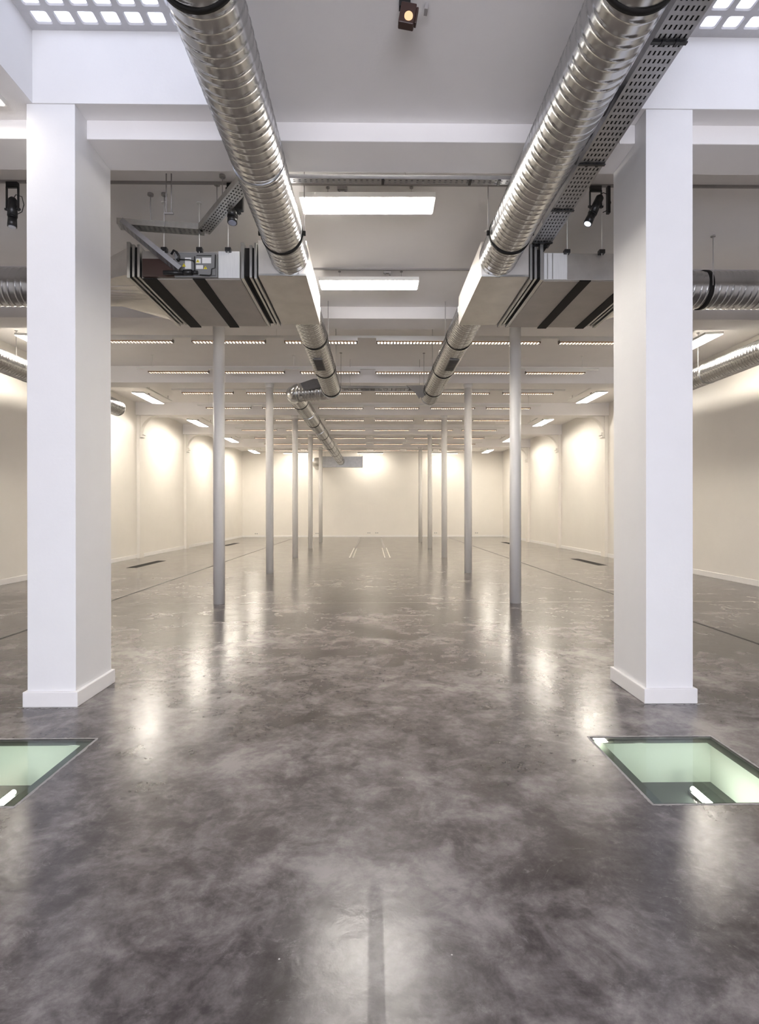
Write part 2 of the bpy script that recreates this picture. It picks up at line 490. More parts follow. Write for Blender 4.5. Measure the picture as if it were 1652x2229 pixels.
# ------------------------------------------------------------------ spiral ducts
def duct_bm(p0, p1, r, seg=48, pitch=.155, step=None, amp=.005, capA=True, capB=True):
    """sheet steel tube with helical ridges"""
    bm = bmesh.new()
    p0 = Vector(p0); p1 = Vector(p1); L = (p1-p0).length; d = (p1-p0).normalized(); u, v = frame_of(d)
    step = step or pitch/22; n = max(2, int(L/step))
    prev = None; firstr = None
    for i in range(n+1):
        s = L*i/n; ring = []
        for k in range(seg):
            a = 2*PI*k/seg
            ph = (s/pitch + k/seg) % 1.0
            h = 0.0
            for c0 in (.12, .55):
                q = abs(ph-c0); h = max(h, 1-(q/.062)**2)
            rr = r+amp*max(0, h)
            ring.append(bm.verts.new(p0+d*s+(u*math.cos(a)+v*math.sin(a))*rr))
        if prev:
            for k in range(seg):
                f = bm.faces.new((prev[k], prev[(k+1) % seg], ring[(k+1) % seg], ring[k])); f.smooth = True
        else: firstr = ring
        prev = ring
    if capA: bm.faces.new(list(reversed(firstr)))
    if capB: bm.faces.new(prev)
    return bm
def band(t, c, d, r, w=.03, m='rubber', name='clamp_band'):
    d = Vector(d).normalized(); c = Vector(c)
    bm = bmesh.new(); cyl(bm, c-d*w/2, c+d*w/2, r+.010, seg=48)
    return obj(name, bm, m, t)
def rod(t, x, y, z0, z1, name='hanger_rod', plate=True, r=.005, m='conduit_grey'):
    bm = bmesh.new(); cyl(bm, (x, y, z0), (x, y, z1), r, seg=8)
    if plate: cyl(bm, (x, y, z1-.012), (x, y, z1), .028, seg=14)
    return obj(name, bm, m, t)

R = .20
ZD = 4.232
# near ducts, running over the camera into the plenum boxes
def near_duct(x, side, rings):
    lab = {'left': 'large spiral duct overhead left, running from the camera into the left ventilation unit',
           'right': 'large shiny spiral duct overhead right, beside the long perforated tray'}[side]
    t = thing('spiral_duct', lab, 'duct', (x, -1.0, ZD), 'galvanised spiral ducts')
    obj('duct_tube', duct_bm((x, -1.0, ZD), (x, 5.95, ZD), R, seg=64), 'spiral_steel', t)
    for y in rings:
        band(t, (x, y, ZD), (0, 1, 0), R, .032)
        for s in (-1, 1):
            rod(t, x+s*(R+.018), y, ZD, Z0 if y < 4.4 else Z1, plate=False)
            obj('clamp_lug', bx(x+s*(R+.02)-.012, x+s*(R+.02)+.012, y-.012, y+.012, ZD-.02, ZD+.02), 'rubber', t)
    return t
t = near_duct(-.88, 'left', [2.80, 5.43])
band(t, (-.88, 4.30, ZD), (0, 1, 0), R-.004, .02, 'spiral_steel', 'seam_collar')
near_duct(1.36, 'right', [2.78, 5.40])

def mid_duct(x, side, y1):
    t = thing('spiral_duct', {'left': 'spiral duct behind the left ventilation unit, turning aside in an elbow',
                              'right': 'spiral duct behind the right ventilation unit, ending in a closed cap'}[side], 'duct', (x, 7.5, ZD), 'galvanised spiral ducts')
    obj('duct_tube', duct_bm((x, 7.48, ZD), (x, y1, ZD), R, seg=48, amp=.0062), 'spiral_steel', t)
    for y in (8.63, 10.48, 12.18):
        band(t, (x, y, ZD), (0, 1, 0), R, .035)
        for s in (-1, 1):
            rod(t, x+s*(R+.018), y, ZD, Z2, plate=True)
    g = bmesh.new(); box(g, x-.08+.0, x+.085, 9.15, 9.87, 4.012, 4.032)
    gr = obj('vent_grille', g, 'dark_steel', t)
    bm = bmesh.new()
    for k in range(12):
        yy = 9.19+k*.055; box(bm, x-.065, x+.07, yy, yy+.035, 4.006, 4.0125)
    obj('grille_slats', bm, 'dark_grille', gr)
    return t
tl = mid_duct(-.90, 'left', 12.30)
tr = mid_duct(1.37, 'right', 13.05)
obj('end_cap', cy((1.37, 13.05, ZD), (1.37, 13.09, ZD), R+.008, seg=48), 'spiral_steel', tr)
# left elbow and sideways run
def bend(bm, c, a0, a1, rad, r, z, seg=32, k=8):
    pts = [(c[0]+rad*math.cos(a0+(a1-a0)*i/k), c[1]+rad*math.sin(a0+(a1-a0)*i/k), z) for i in range(k+1)]
    pipe(bm, pts, r, seg)
bm = bmesh.new(); bend(bm, (-.90-.24, 12.30), 0, PI/2*1.12, .24, R+.004, ZD)
obj('elbow', bm, 'spiral_steel', tl)
band(tl, (-.90, 12.31, ZD), (0, 1, 0), R+.002, .05, 'flange_steel', 'elbow_collar')
obj('cross_tube', duct_bm((-1.12, 12.54, ZD), (-1.66, 12.72, ZD-.01), R, amp=.0062), 'spiral_steel', tl)
band(tl, (-1.66, 12.72, ZD-.01), (-1, .3, 0), R+.002, .05, 'flange_steel', 'elbow_collar')
bm = bmesh.new()
pipe(bm, [(-1.62, 12.70, ZD), (-1.72, 12.76, ZD), (-1.79, 12.86, ZD), (-1.80, 13.0, ZD)], R+.004, 32)
obj('elbow', bm, 'spiral_steel', tl)
# far duct to the end box
t = thing('spiral_duct', 'long spiral duct receding down the hall to the steel box on the far wall', 'duct', (-1.78, 13.0, ZD), 'galvanised spiral ducts')
XA, XB = -1.79, -1.70
def fx(y): return XA+(XB-XA)*(y-13)/(30.2-13)
obj('duct_tube', duct_bm((XA, 12.95, ZD), (XB, 30.2, ZD), R, seg=32, step=.155/12, amp=.0062), 'spiral_steel', t)
for i in range(12):
    y = 13.7+i*1.48
    band(t, (fx(y), y, ZD), (0, 1, 0), R, .03, 'rubber' if i % 2 == 0 else 'spiral_steel')
    if i % 2 == 0: rod(t, fx(y)-R-.02, y, ZD, Z2, plate=False)
# far wall box
t = thing('plenum_box', 'low galvanised steel box high on the far wall where the long duct ends', 'duct box', (-1.63, 31.2, 3.95))
obj('body', bx(-2.74, -.52, 30.2, 31.0, 3.95, 4.51), 'flange_steel', t, .006)
obj('rim', bx(-2.76, -.50, 30.17, 30.2, 3.93, 3.965), 'flange_steel', t)
bm = bmesh.new(); box(bm, -.56, -.50, 30.17, 30.2, 3.965, 4.53); obj('rim', bm, 'flange_steel', t)
bm = bmesh.new()
pipe(bm, [(-2.74, 30.6, 4.23), (-2.95, 30.62, 4.23), (-3.1, 30.75, 4.23), (-3.16, 31.0, 4.23), (-3.16, 32.28, 4.23)], .26, 28)
obj('elbow', bm, 'sheet_steel', t)
for x in (-2.6, -.7): rod(t, x, 30.6, 4.51, Z2, plate=False)

# ------------------------------------------------------------------ ventilation units
def unit(side):
    # local layout is built in world coordinates; s mirrors the left unit about its own axis
    L = side == 'left'
    if L:
        P = (-1.22, -.70); fl1 = [(-1.245, .014), (-1.30, .014), (-1.385, .018)]
        body = (-2.46, -1.41); b1 = (-1.915, -1.79); b2 = (-2.445, -2.30)
        fl2 = [(-2.50, .014), (-2.555, .014), (-2.60, .018)]; tr_ = (-2.60, -3.5)
    else:
        P = (1.18, 1.70); fl1 = [(1.72, .014), (1.775, .014), (1.835, .018)]
        body = (1.85, 2.90); b1 = (2.25, 2.37); b2 = (2.765, 2.88)
        fl2 = [(2.93, .014), (2.98, .014), (3.03, .018)]; tr_ = (3.03, 3.72)
    t = thing('ventilation_unit', {'left': 'flat steel ventilation unit right of the left pillar, with control panel and warning stickers',
                                   'right': 'flat steel ventilation unit partly behind the right pillar, pale patch on its side'}[side],
              'ventilation unit', ((P[0]+P[1])/2, 6.7, 4.0), 'ceiling ventilation units')
    pl = obj('plenum', bx(P[0], P[1], 5.94, 7.48, 4.03, 4.41), 'plenum_steel', t, .004)
    obj('seam_strip', bx(min(P)+.005, max(P)-.005, 5.928, 5.94, 4.03, 4.05), 'flange_steel', pl)
    for x, hw in fl1+fl2:
        bm = bmesh.new()
        e = .022 if (x, hw) in (fl1[0], fl1[2], fl2[2]) else .004
        box(bm, x-hw, x+hw, 5.95-e, 7.47+e, 4.02-e, 4.36+e)
        obj('flange', bm, 'flange_steel', t, .003)
    for (a, b) in ((fl1[0][0], fl1[2][0]), (fl2[0][0], fl2[2][0])):
        a, b = sorted((a, b))
        obj('flexible_collar', bx(a, b, 5.965, 7.455, 4.035, 4.34), 'rubber', t)
    a, b = sorted(body)
    obj('body', bx(a, b, 5.94, 7.47, 4.0, 4.29), 'sheet_steel', t, .004)
    obj('underside_panel', bx(a+.01, b-.01, 5.96, 7.45, 3.994, 4.001), 'unit_underside', t)
    for (a, b) in (b1, b2):
        a, b = sorted((a, b))
        bm = bmesh.new(); box(bm, a, b, 5.93, 7.48, 3.985, 3.995)
        obj('rubber_strip', bm, 'rubber', t)
    # taper from flat box to round duct
    a, b = tr_; bm = bmesh.new(); K = 48; A = []; B = []
    for k in range(K):
        an = 2*PI*(k+.5)/K; c, s = math.cos(an), math.sin(an)
        q = max(abs(c)/.75, abs(s)/.17)
        A.append(bm.verts.new((a, 6.71+c/q, 4.20+s/q)))
        B.append(bm.verts.new((b, 6.77+.225*c, 4.23+.225*s)))
    for k in range(K):
        bm.faces.new((A[k], A[(k+1) % K], B[(k+1) % K], B[k]))
    bm.faces.new(A); bm.faces.new(B)
    obj('taper', bm, 'plenum_steel', t)
    for x in (body[0]+.25*(1 if L else 1), (body[0]+body[1])/2+.1, body[1]-.12):
        rod(t, x, 5.90, 4.25, Z1, r=.004, m='white_metal')
        obj('rod_bracket', bx(x-.03, x+.03, 5.885, 5.94, 4.27, 4.31), 'black_plastic', t)
    return t
ul = unit('left'); ur = unit('right')
# left unit: pale duct-wrap section, control panel and stickers
obj('side_patch', bx(-1.64, -1.415, 5.925, 5.94, 4.0, 4.285), 'pale_patch', ul)
cp = obj('control_panel', bx(-2.10, -1.645, 5.895, 5.94, 3.995, 4.255), 'control_grey', ul, .006)
YC = 5.893
def plate(name, x0, x1, z0, z1, m, par, y=YC, th=.004, label=None):
    o = obj(name, bx(x0, x1, y-th, y, z0, z1), m, par)
    if label: o['label'] = label
    return o
plate('lid', -1.875, -1.66, 4.01, 4.235, 'control_grey', cp, YC, .012)
plate('info_sticker', -1.865, -1.815, 4.135, 4.185, 'label_white', cp, YC-.012, .002)
plate('info_sticker', -1.80, -1.705, 4.135, 4.195, 'label_white', cp, YC-.012, .002)
plate('info_sticker', -1.865, -1.79, 4.075, 4.115, 'label_white', cp, YC-.012, .002)
plate('info_sticker', -1.985, -1.92, 4.08, 4.20, 'label_white', cp, YC, .002)
plate('name_strip', -1.86, -1.70, 4.212, 4.221, 'label_ink', cp, YC-.012, .002)
def tri(cx, cz, s, y):
    bm = bmesh.new()
    for (ss, yo, inner) in ((s, 0, 0),):
        f = [bm.verts.new((cx+ss*math.cos(a), y-.002, cz+ss*math.sin(a))) for a in (PI/2, PI*7/6, PI*11/6)]
        g = [bm.verts.new((v.co.x, y, v.co.z)) for v in f]
        bm.faces.new(f); bm.faces.new(g)
        for i in range(3): bm.faces.new((f[i], f[(i+1) % 3], g[(i+1) % 3], g[i]))
    o = obj('warning_triangle', bm, 'label_yellow', cp)
    bm = bmesh.new(); box(bm, cx-s*.09, cx+s*.09, y-.0035, y-.002, cz-.05*s, cz+s*.5); box(bm, cx-s*.09, cx+s*.09, y-.0035, y-.002, cz-.33*s, cz-.15*s)
    return o, bm
for (cx, cz, s, y) in ((-1.845, 4.155, .022, YC-.0145), (-1.765, 4.085, .022, YC-.0125), (-1.995, 4.115, .024, YC-.001)):
    o, b2_ = tri(cx, cz, s, y)
    me = bpy.data.meshes.new('mark'); 
    ob = obj('warning_mark', b2_, 'label_ink', ul)
cb = bmesh.new()
yc = 5.865
pipe(cb, [(-2.07, yc, 4.17), (-1.93, yc, 4.165), (-1.885, yc, 4.155), (-1.875, yc, 4.12), (-1.875, yc, 4.06), (-1.86, yc, 4.03)], .006, 8)
pipe(cb, [(-1.875, yc, 4.20), (-1.875, yc, 4.05)], .005, 8)
pipe(cb, [(-1.82, yc, 4.005), (-1.72, yc, 4.0), (-1.70, yc, 4.01), (-1.695, yc, 4.07), (-1.66, yc, 4.08), (-1.655, yc, 4.22)], .006, 8)
pipe(cb, [(-2.12, yc, 4.22), (-2.09, yc-.01, 4.26), (-2.06, yc-.01, 4.24), (-2.04, yc, 4.20), (-2.05, yc, 4.15)], .012, 8)
obj('power_cable', cb, 'black_cable', ul)
bm = bmesh.new()
cyl(bm, (-2.20, 5.86, 4.025), (-1.99, 5.86, 4.025), .024, seg=14); cyl(bm, (-1.99, 5.86, 4.03), (-1.90, 5.86, 4.03), .028, seg=14)
cyl(bm, (-1.90, 5.86, 4.03), (-1.84, 5.86, 4.03), .020, seg=14)
obj('actuator', bm, 'black_plastic', ul)
obj('actuator_bracket', bx(-2.44, -2.1, 5.90, 5.935, 4.0, 4.19), 'spot_brown', ul)
# right unit: pale sheet with ribs
pp = obj('side_patch', bx(1.86, 2.11, 5.925, 5.94, 4.0, 4.285), 'pale_patch', ur)
bm = bmesh.new()
for x in (1.895, 1.95): box(bm, x-.004, x+.004, 5.918, 5.925, 4.005, 4.28)
obj('patch_rib', bm, 'flange_steel', pp)

# cross ducts out to the side walls
def cross(x0, x1, side):
    t = thing('spiral_duct', {'left': 'crosswise spiral duct at the left edge, behind the left pillar',
                              'right': 'crosswise spiral duct at the right edge, behind the right pillar'}[side], 'duct', (x0, 6.77, 4.23), 'galvanised spiral ducts')
    obj('duct_tube', duct_bm((x0, 6.77, 4.23), (x1, 6.77, 4.23), .22, seg=56, amp=.005), 'spiral_steel', t)
    xr = 4.08 if x1 > x0 else -3.62
    band(t, (xr, 6.77, 4.23), (1, 0, 0), .222, .05)
    rod(t, xr, 6.54, 4.2, Z1)
    return t
cross(-3.50, -6.45, 'left')
tc_ = cross(3.72, 6.40, 'right')
def side_duct(x, side):
    t = thing('spiral_duct', {'left': 'spiral duct high along the left wall, its end showing right of the left pillar',
                              'right': 'spiral duct running back high along the right wall, right of the right pillar'}[side], 'duct', (x, 6.6, 4.21), 'galvanised spiral ducts')
    obj('duct_tube', duct_bm((x, 6.5, 4.21), (x, 14.5, 4.21), R, seg=40, amp=.0062), 'spiral_steel', t)
    for y in (7.6, 10.75, 13.6):
        band(t, (x, y, 4.21), (0, 1, 0), R, .03, 'flange_steel')
        rod(t, x-R-.01, y, 4.21, Z2 if y > 9.3 else Z1)
    obj('end_cap', cy((x, 14.5, 4.21), (x, 14.54, 4.21), R+.006, seg=40), 'spiral_steel', t)
side_duct(-6.66, 'left'); side_duct(6.62, 'right')

# ------------------------------------------------------------------ cable trays
def tray_bm(p0, p1, w, h=.05, rows=5, pitch=.05, gap=.022):
    """perforated tray: long strips joined by bridges, with raised sides"""
    p0 = Vector(p0); p1 = Vector(p1); d = p1-p0; L = d.length; d.normalize()
    s = Vector((0, 0, 1)).cross(d); s.normalize(); u = d.cross(s) if abs(d.z) > .01 else Vector((0, 0, 1))
    if u.z < 0: u = -u
    T = Matrix((s, d, u)).transposed().to_4x4(); T.translation = p0
    bm = bmesh.new(); th = .002
    slot = .012; n = rows
    strip = (w-n*slot)/(n+1)
    x = -w/2
    for i in range(n+1):
        box(bm, x, x+strip, 0, L, 0, th, T)
        if i < n:
            k = int(L/pitch)
            for q in range(k+1):
                y0 = q*pitch; y1 = min(L, y0+pitch-gap)
                if y0 < L: box(bm, x+strip, x+strip+slot, y0, max(y0+.001, y1), 0, th, T)
        x += strip+slot
    for sx in (-1, 1):
        a, b = sorted((sx*w/2, sx*(w/2+.003)))
        box(bm, a, b, 0, L, 0, h, T)
        a, b = sorted((sx*w/2, sx*(w/2-.012)))
        box(bm, a, b, 0, L, h-.002, h, T)
    cb = bmesh.new()
    box(cb, -w/2+.015, w/2-.015, 0.02, L-.02, .006, .024, T)
    return bm, cb
t = thing('cable_tray', 'long dark perforated cable tray overhead, between the right duct and the right pillar', 'cable tray', (1.83, -1, 4.38), 'perforated cable trays')
a, b = tray_bm((1.825, -1.0, 4.38), (1.825, 6.02, 4.38), .205, .06, 6, .062, .034)
obj('tray_channel', a, 'tray_steel', t); obj('cables', b, 'black_cable', t)
for y in (1.2, 2.6, 3.36, 4.55, 5.25, 5.88):
    bm = bmesh.new(); box(bm, 1.715, 1.935, y-.012, y+.012, 4.366, 4.374)
    box(bm, 1.775, 1.795, y-.02, y+.02, 4.362, 4.380); box(bm, 1.86, 1.88, y-.02, y+.02, 4.362, 4.380)
    obj('tray_clip', bm, 'black_plastic', t)
for y in (2.9, 4.3, 5.5):
    for x in (1.712, 1.94): rod(t, x, y, 4.38, Z0 if y < 4.45 else Z1, plate=False, r=.004)
bm = bmesh.new(); box(bm, 1.72, 1.79, 5.94, 6.07, 4.36, 4.39); box(bm, 1.83, 1.90, 5.94, 6.07, 4.36, 4.39)
obj('tray_end', bm, 'black_plastic', t)

t = thing('cable_tray', 'galvanised cable tray zigzagging between the left duct and the left ventilation unit', 'cable tray', (-1.8, 5.9, 4.47), 'perforated cable trays')
pts = [(-1.10, 4.93, 4.45), (-1.78, 5.86, 4.45), (-2.62, 5.75, 4.45)]
for p, q in zip(pts, pts[1:]):
    a, b = tray_bm(p, q, .13, .06, 4, .05, .025)
    obj('tray_channel', a, 'tray_steel_bright', t); obj('cables', b, 'black_cable', t)
a, b = tray_bm((-2.58, 5.70, 4.45), (-2.04, 5.86, 4.03), .13, .05, 4, .05, .025)
obj('tray_channel', a, 'tray_steel', t); obj('cables', b, 'black_cable', t)
for (x, y) in ((-2.288, 5.74), (-2.146, 5.74), (-1.55, 5.55), (-1.46, 5.42)):
    bm = bmesh.new(); cyl(bm, (x, y, 4.45), (x, y, Z1), .005, seg=8); cyl(bm, (x, y, Z1-.02), (x, y, Z1), .030, seg=14)
    obj('hanger_rod', bm, 'conduit_grey', t)
t = thing('cable_tray', 'thin crosswise tray between the two near ducts, before the nearest bright panel', 'cable tray', (.3, 4.85, 4.45), 'perforated cable trays')
a, b = tray_bm((1.80, 4.93, 4.45), (-1.10, 4.93, 4.45), .07, .035, 2, .05, .02)
obj('tray_channel', a, 'tray_steel', t); obj('cables', b, 'black_cable', t)
bm = bmesh.new()
for x in (1.14, .88, .1): box(bm, x-.012, x+.012, 4.89, 4.97, 4.440, 4.449)
obj('tray_clip', bm, 'black_plastic', t)
for x in (1.6, .3, -.6): rod(t, x, 4.93, 4.45, Z1, plate=False, r=.003)

t = thing('cable_tray', 'crosswise double rail tray far overhead, joining the left duct elbow and the capped right duct', 'cable tray', (.3, 12.6, 4.3), 'perforated cable trays')
bm = bmesh.new(); box(bm, -.70, 1.17, 12.56, 12.58, 4.30, 4.36); box(bm, -.70, 1.17, 12.80, 12.82, 4.30, 4.36)
for k in range(18): box(bm, -.65+k*.1, -.635+k*.1, 12.58, 12.80, 4.30, 4.31)
obj('rail', bm, 'dark_steel', t)
def prism(poly, y0, y1):
    bm = bmesh.new(); A = [bm.verts.new((x, y0, z)) for x, z in poly]; B = [bm.verts.new((x, y1, z)) for x, z in poly]
    bm.faces.new(A); bm.faces.new(list(reversed(B)))
    for i in range(len(poly)): bm.faces.new((A[i], B[i], B[(i+1) % len(poly)], A[(i+1) % len(poly)]))
    return bm
obj('gusset', prism([(.78, 4.36), (1.25, 4.36), (1.30, 4.30), (1.16, 4.08), (1.10, 4.10), (1.08, 4.05), (.98, 4.20)], 12.50, 12.54), 'dark_steel', t)
obj('gusset', prism([(-1.60, 4.36), (-1.30, 4.46), (-.98, 4.46), (-.98, 4.30), (-1.5, 4.2)], 12.32, 12.36), 'dark_steel', t)
for x in (-.5, 1.1): rod(t, x, 12.69, 4.3, Z2, r=.004, plate=False)

# ------------------------------------------------------------------ ceiling tracks (conduits) in the first bay
for i, y in enumerate((5.53, 7.47)):
    bm = bmesh.new()
    box(bm, XL+.1, XR-.1, y-.012, y+.012, Z1-.022, Z1)
    o = obj('lighting_track', bm, 'conduit_grey', loc=(0, y, Z1))
    tag(o, ['thin dark line of track across the ceiling just before the nearest bright panel',
            'thin dark line of track across the ceiling above the second bright panel'][i], 'track', 'ceiling tracks')
# twin conduits from beam to unit
for x in (-1.985, -1.935):
    o = obj('conduit', cy((x, 5.28, 4.60), (x, 5.28, Z1), .007, seg=8), 'conduit_grey', loc=(x, 5.28, 4.6))
    o2 = bmesh.new()
    bpy.data.objects.remove(o)
t = thing('conduit_pair', 'pair of thin grey pipes hanging from the ceiling above the left cable tray', 'pipe', (-1.96, 5.40, Z1))
for x in (-2.0, -1.95):
    obj('conduit', cy((x, 5.40, 4.40), (x, 5.40, Z1), .006, seg=8), 'conduit_grey', t)
obj('saddle', bx(-2.02, -1.93, 5.39, 5.41, 4.395, 4.41), 'conduit_grey', t)

# ------------------------------------------------------------------ flat light panels
def panel(name, label, group, size, mat_, drop_to, tilt=0, rotz=0, loc=(0, 0, 0), wires=True):
    """flat rectangular luminaire, long side along local x"""
    t = thing(name, label, 'ceiling light', loc, group)
    lx, ly = size
    h = bmesh.new(); box(h, -lx/2, lx/2, -ly/2, ly/2, .0, .05)
    obj('housing', h, 'white_metal', None).parent = t
    d = bmesh.new(); box(d, -lx/2+.012, lx/2-.012, -ly/2+.012, ly/2-.012, -.006, .0)
    obj('diffuser', d, mat_, None).parent = t
    if wires:
        for x in (-lx*.3, lx*.33):
            wv = bmesh.new(); cyl(wv, (x, .0, .05), (x, .0, drop_to), .002, seg=6); cyl(wv, (x, 0, drop_to-.012), (x, 0, drop_to), .018, seg=12)
            obj('suspension_wire', wv, 'conduit_grey', None).parent = t
    t.rotation_euler = (0, tilt, rotz)
    return t
LP = (1.345, .315)
panel('light_panel', 'bright rectangular ceiling panel nearest the camera, centred between the ducts', 'bright ceiling panels', LP, 'panel_light', .19, loc=(-.04, 5.60, 4.60), rotz=-.012)
panel('light_panel', 'bright rectangular ceiling panel just before the first beam with columns', 'bright ceiling panels', LP, 'panel_light', .19, loc=(-.037, 7.56, 4.60), rotz=-.010)
panel('light_panel', 'bright ceiling panel whose corner shows at the upper left edge', 'bright ceiling panels', LP, 'dim_panel_light', .04, loc=(-3.46, 4.10, 4.60))
# side wall washers
def washer(side, x, y, z, label):
    t = thing('wall_washer', label, 'ceiling light', (x, y, z), 'tilted wall washers along the side walls')
    s = 1 if side == 'left' else -1
    h = bmesh.new(); box(h, -.17, .17, -.72, .72, 0, .045); obj('housing', h, 'white_metal', None, .006).parent = t
    d = bmesh.new(); box(d, -.160, .160, -.705, .705, -.006, 0); obj('diffuser', d, 'wallwash_light', None).parent = t
    b_ = bmesh.new(); box(b_, -.02, .02, -.03, .03, .045, .12); cyl(b_, (0, -.03, .12), (0, .03, .12), .022, seg=12)
    obj('hinge', b_, 'black_plastic', None).parent = t
    t.rotation_euler = (0, s*math.radians(3), 0)
    r = thing('mounting_rail', label.replace('tilted light', 'rail above the light'), 'rail', (x+s*.12, y+.45, Z2-.12), 'rails above the wall washers')
    q = bmesh.new(); box(q, -.02, .02, -1.0, 1.0, 0, .03); obj('rail_bar', q, 'white_metal', None).parent = r
    q = bmesh.new()
    for yy in (-.7, .7): cyl(q, (0, yy, .03), (0, yy, .12), .005, seg=6)
    obj('hanger', q, 'conduit_grey', None).parent = r
ys = [(10.75, 0), (15.6, 0), (20.0, 0), (24.7, 0), (29.5, 0)]
names = ['nearest', 'second', 'third', 'fourth', 'farthest']
for i, (y, _) in enumerate(ys):
    washer('left', -6.28, y, 4.68, 'tilted light, %s of the row along the left wall' % names[i])
    washer('right', 6.16, y-.2, 4.68, 'tilted light, %s of the row along the right wall' % names[i])
for i, x in enumerate((-4.28, -.09, 4.14)):
    t = panel('light_panel', ['bright strip panel on the left before the far wall, above its left half',
                              'bright strip panel in the middle before the far wall, right of the steel box',
                              'bright strip panel on the right before the far wall'][i], 'bright strip panels before the far wall', (1.45, .30), 'end_light', .2, loc=(x, 31.3, 4.80))
    t.rotation_euler = (math.radians(14), 0, 0)

# ------------------------------------------------------------------ rows of louvred strip lights
proto = thing('louvred_light', 'x', 'strip light', (0, 0, 0), 'louvred strip lights in rows across the hall')
h = bmesh.new()
box(h, -.675, .675, -.055, .055, .045, .075)
for s in (-1, 1):
    a, b = sorted((s*.055, s*.060)); box(h, -.675, .675, a, b, .014, .075)
obj('housing', h, 'white_metal', proto)
tb = bmesh.new(); cyl(tb, (-.655, 0, .016), (.655, 0, .016), .014, seg=10)
obj('fluorescent_tube', tb, 'tube_light', proto)
lv = bmesh.new()          # one comb: top strip with cross blades hanging from it
prof = [(-.672, .044), (-.672, -.012)]
for k in range(22):
    xa = -.66+k*.06+.012; xb = -.66+(k+1)*.06-.012
    prof += [(xa, -.012), (xa, .038), (xb, .038), (xb, -.012)]
prof += [(.672, -.012), (.672, .044)]
A = [lv.verts.new((x, -.046, z)) for x, z in prof]; B = [lv.verts.new((x, .046, z)) for x, z in prof]
for q in range(len(prof)):
    w_ = (q+1) % len(prof); lv.faces.new((A[q], A[w_], B[w_], B[q]))
fa = lv.faces.new(A); fb = lv.faces.new(list(reversed(B)))
bmesh.ops.triangulate(lv, faces=[fa, fb])
obj('louvre', lv, 'louvre_metal', proto)
ROWY = [10.17, 12.39, 14.56, 16.66, 18.87, 21.2, 23.5, 25.6, 28.2]
first = True
for r_, y in enumerate(ROWY):
    t = thing('lighting_rail', 'thin white rail carrying the %s row of strip lights from the camera' % ORD[r_], 'rail', (-.09, y, 4.69), 'rails of the strip light rows')
    obj('rail_bar', bx(-5.25, 5.12, y-.03, y+.03, 4.690, 4.73), 'white_metal', t)
    for x in (-4.9, -1.75, 1.6, 4.75): rod(t, x, y, 4.73, Z2, r=.005, m='white_metal')
    for k in range(6):
        o = proto if first else copy_tree(proto); first = False
        o.location = (-4.315+1.69*k, y, 4.615)
        o['label'] = 'slim louvred strip light, %s from the left in the %s row from the camera' % (ORD[k], ORD[r_])

# ------------------------------------------------------------------ spotlights
def spotlight(label, base, tip, rad, m='black_plastic', lens='lens_glass', length=None, group='black spotlights', cable=True, mount=Z1):
    base = Vector(base); tip = Vector(tip)
    t = thing('spotlight', label, 'spotlight', (base.x, base.y, mount), group)
    d = (tip-base).normalized()
    bm = bmesh.new(); cyl(bm, base, base+(tip-base)*.62, rad*.86, rad, seg=20); cyl(bm, base-d*.02, base, rad*.5, rad*.86, seg=20)
    obj('lamp_body', bm, m, t)
    bm = bmesh.new(); cyl(bm, base+(tip-base)*.66, tip, rad*.88, rad*.95, seg=20); cyl(bm, base+(tip-base)*.62, base+(tip-base)*.66, rad*.92, seg=20)
    obj('snout', bm, m, t)
    obj('lens', cy(tip, tip+d*.004, rad*.75, seg=20), lens, t)
    mid = base+(tip-base)*.35
    bm = bmesh.new()
    for s in (-1, 1):
        box(bm, mid.x+s*(rad+.012)-.004, mid.x+s*(rad+.012)+.004, mid.y-.012, mid.y+.012, mid.z-.015, mount-.07)
        cyl(bm, (mid.x+s*(rad-.005), mid.y, mid.z), (mid.x+s*(rad+.03), mid.y, mid.z), .012, seg=10)
    box(bm, mid.x-rad-.016, mid.x+rad+.016, mid.y-.012, mid.y+.012, mount-.075, mount-.065)
    obj('yoke', bm, m, t)
    obj('track_adapter', bx(mid.x-.055, mid.x+.055, mid.y-.02, mid.y+.02, mount-.066, mount-.022), m, t)
    if cable:
        bm = bmesh.new(); s = 1
        pipe(bm, [base, base+Vector((.03, 0, .05)), base+Vector((.09, 0, .03)), base+Vector((.11, 0, -.05)), base+Vector((.09, 0, -.12)), base+Vector((.03, 0, -.15))], .004, 8)
        obj('cord', bm, 'black_cable', t)
    return t
spotlight('black spotlight hanging straight down left of the left pillar', (-3.565, 5.53, 4.60), (-3.565, 5.52, 4.325), .045)
t = spotlight('black spotlight tilted left, beside the right pillar under the tray', (2.30, 5.53, 4.66), (2.168, 5.51, 4.385), .045, lens='led_white')
obj('safety_arm', bx(2.37, 2.40, 5.51, 5.55, 4.50, 4.77), 'black_plastic', t)
t = spotlight('small black spotlight hanging behind the left duct, beside the zigzag tray', (-1.385, 5.53, 4.53), (-1.385, 5.50, 4.37), .052, cable=False)
obj('ballast', bx(-1.36, -1.28, 5.50, 5.56, 4.50, 4.70), 'black_plastic', t, .01)
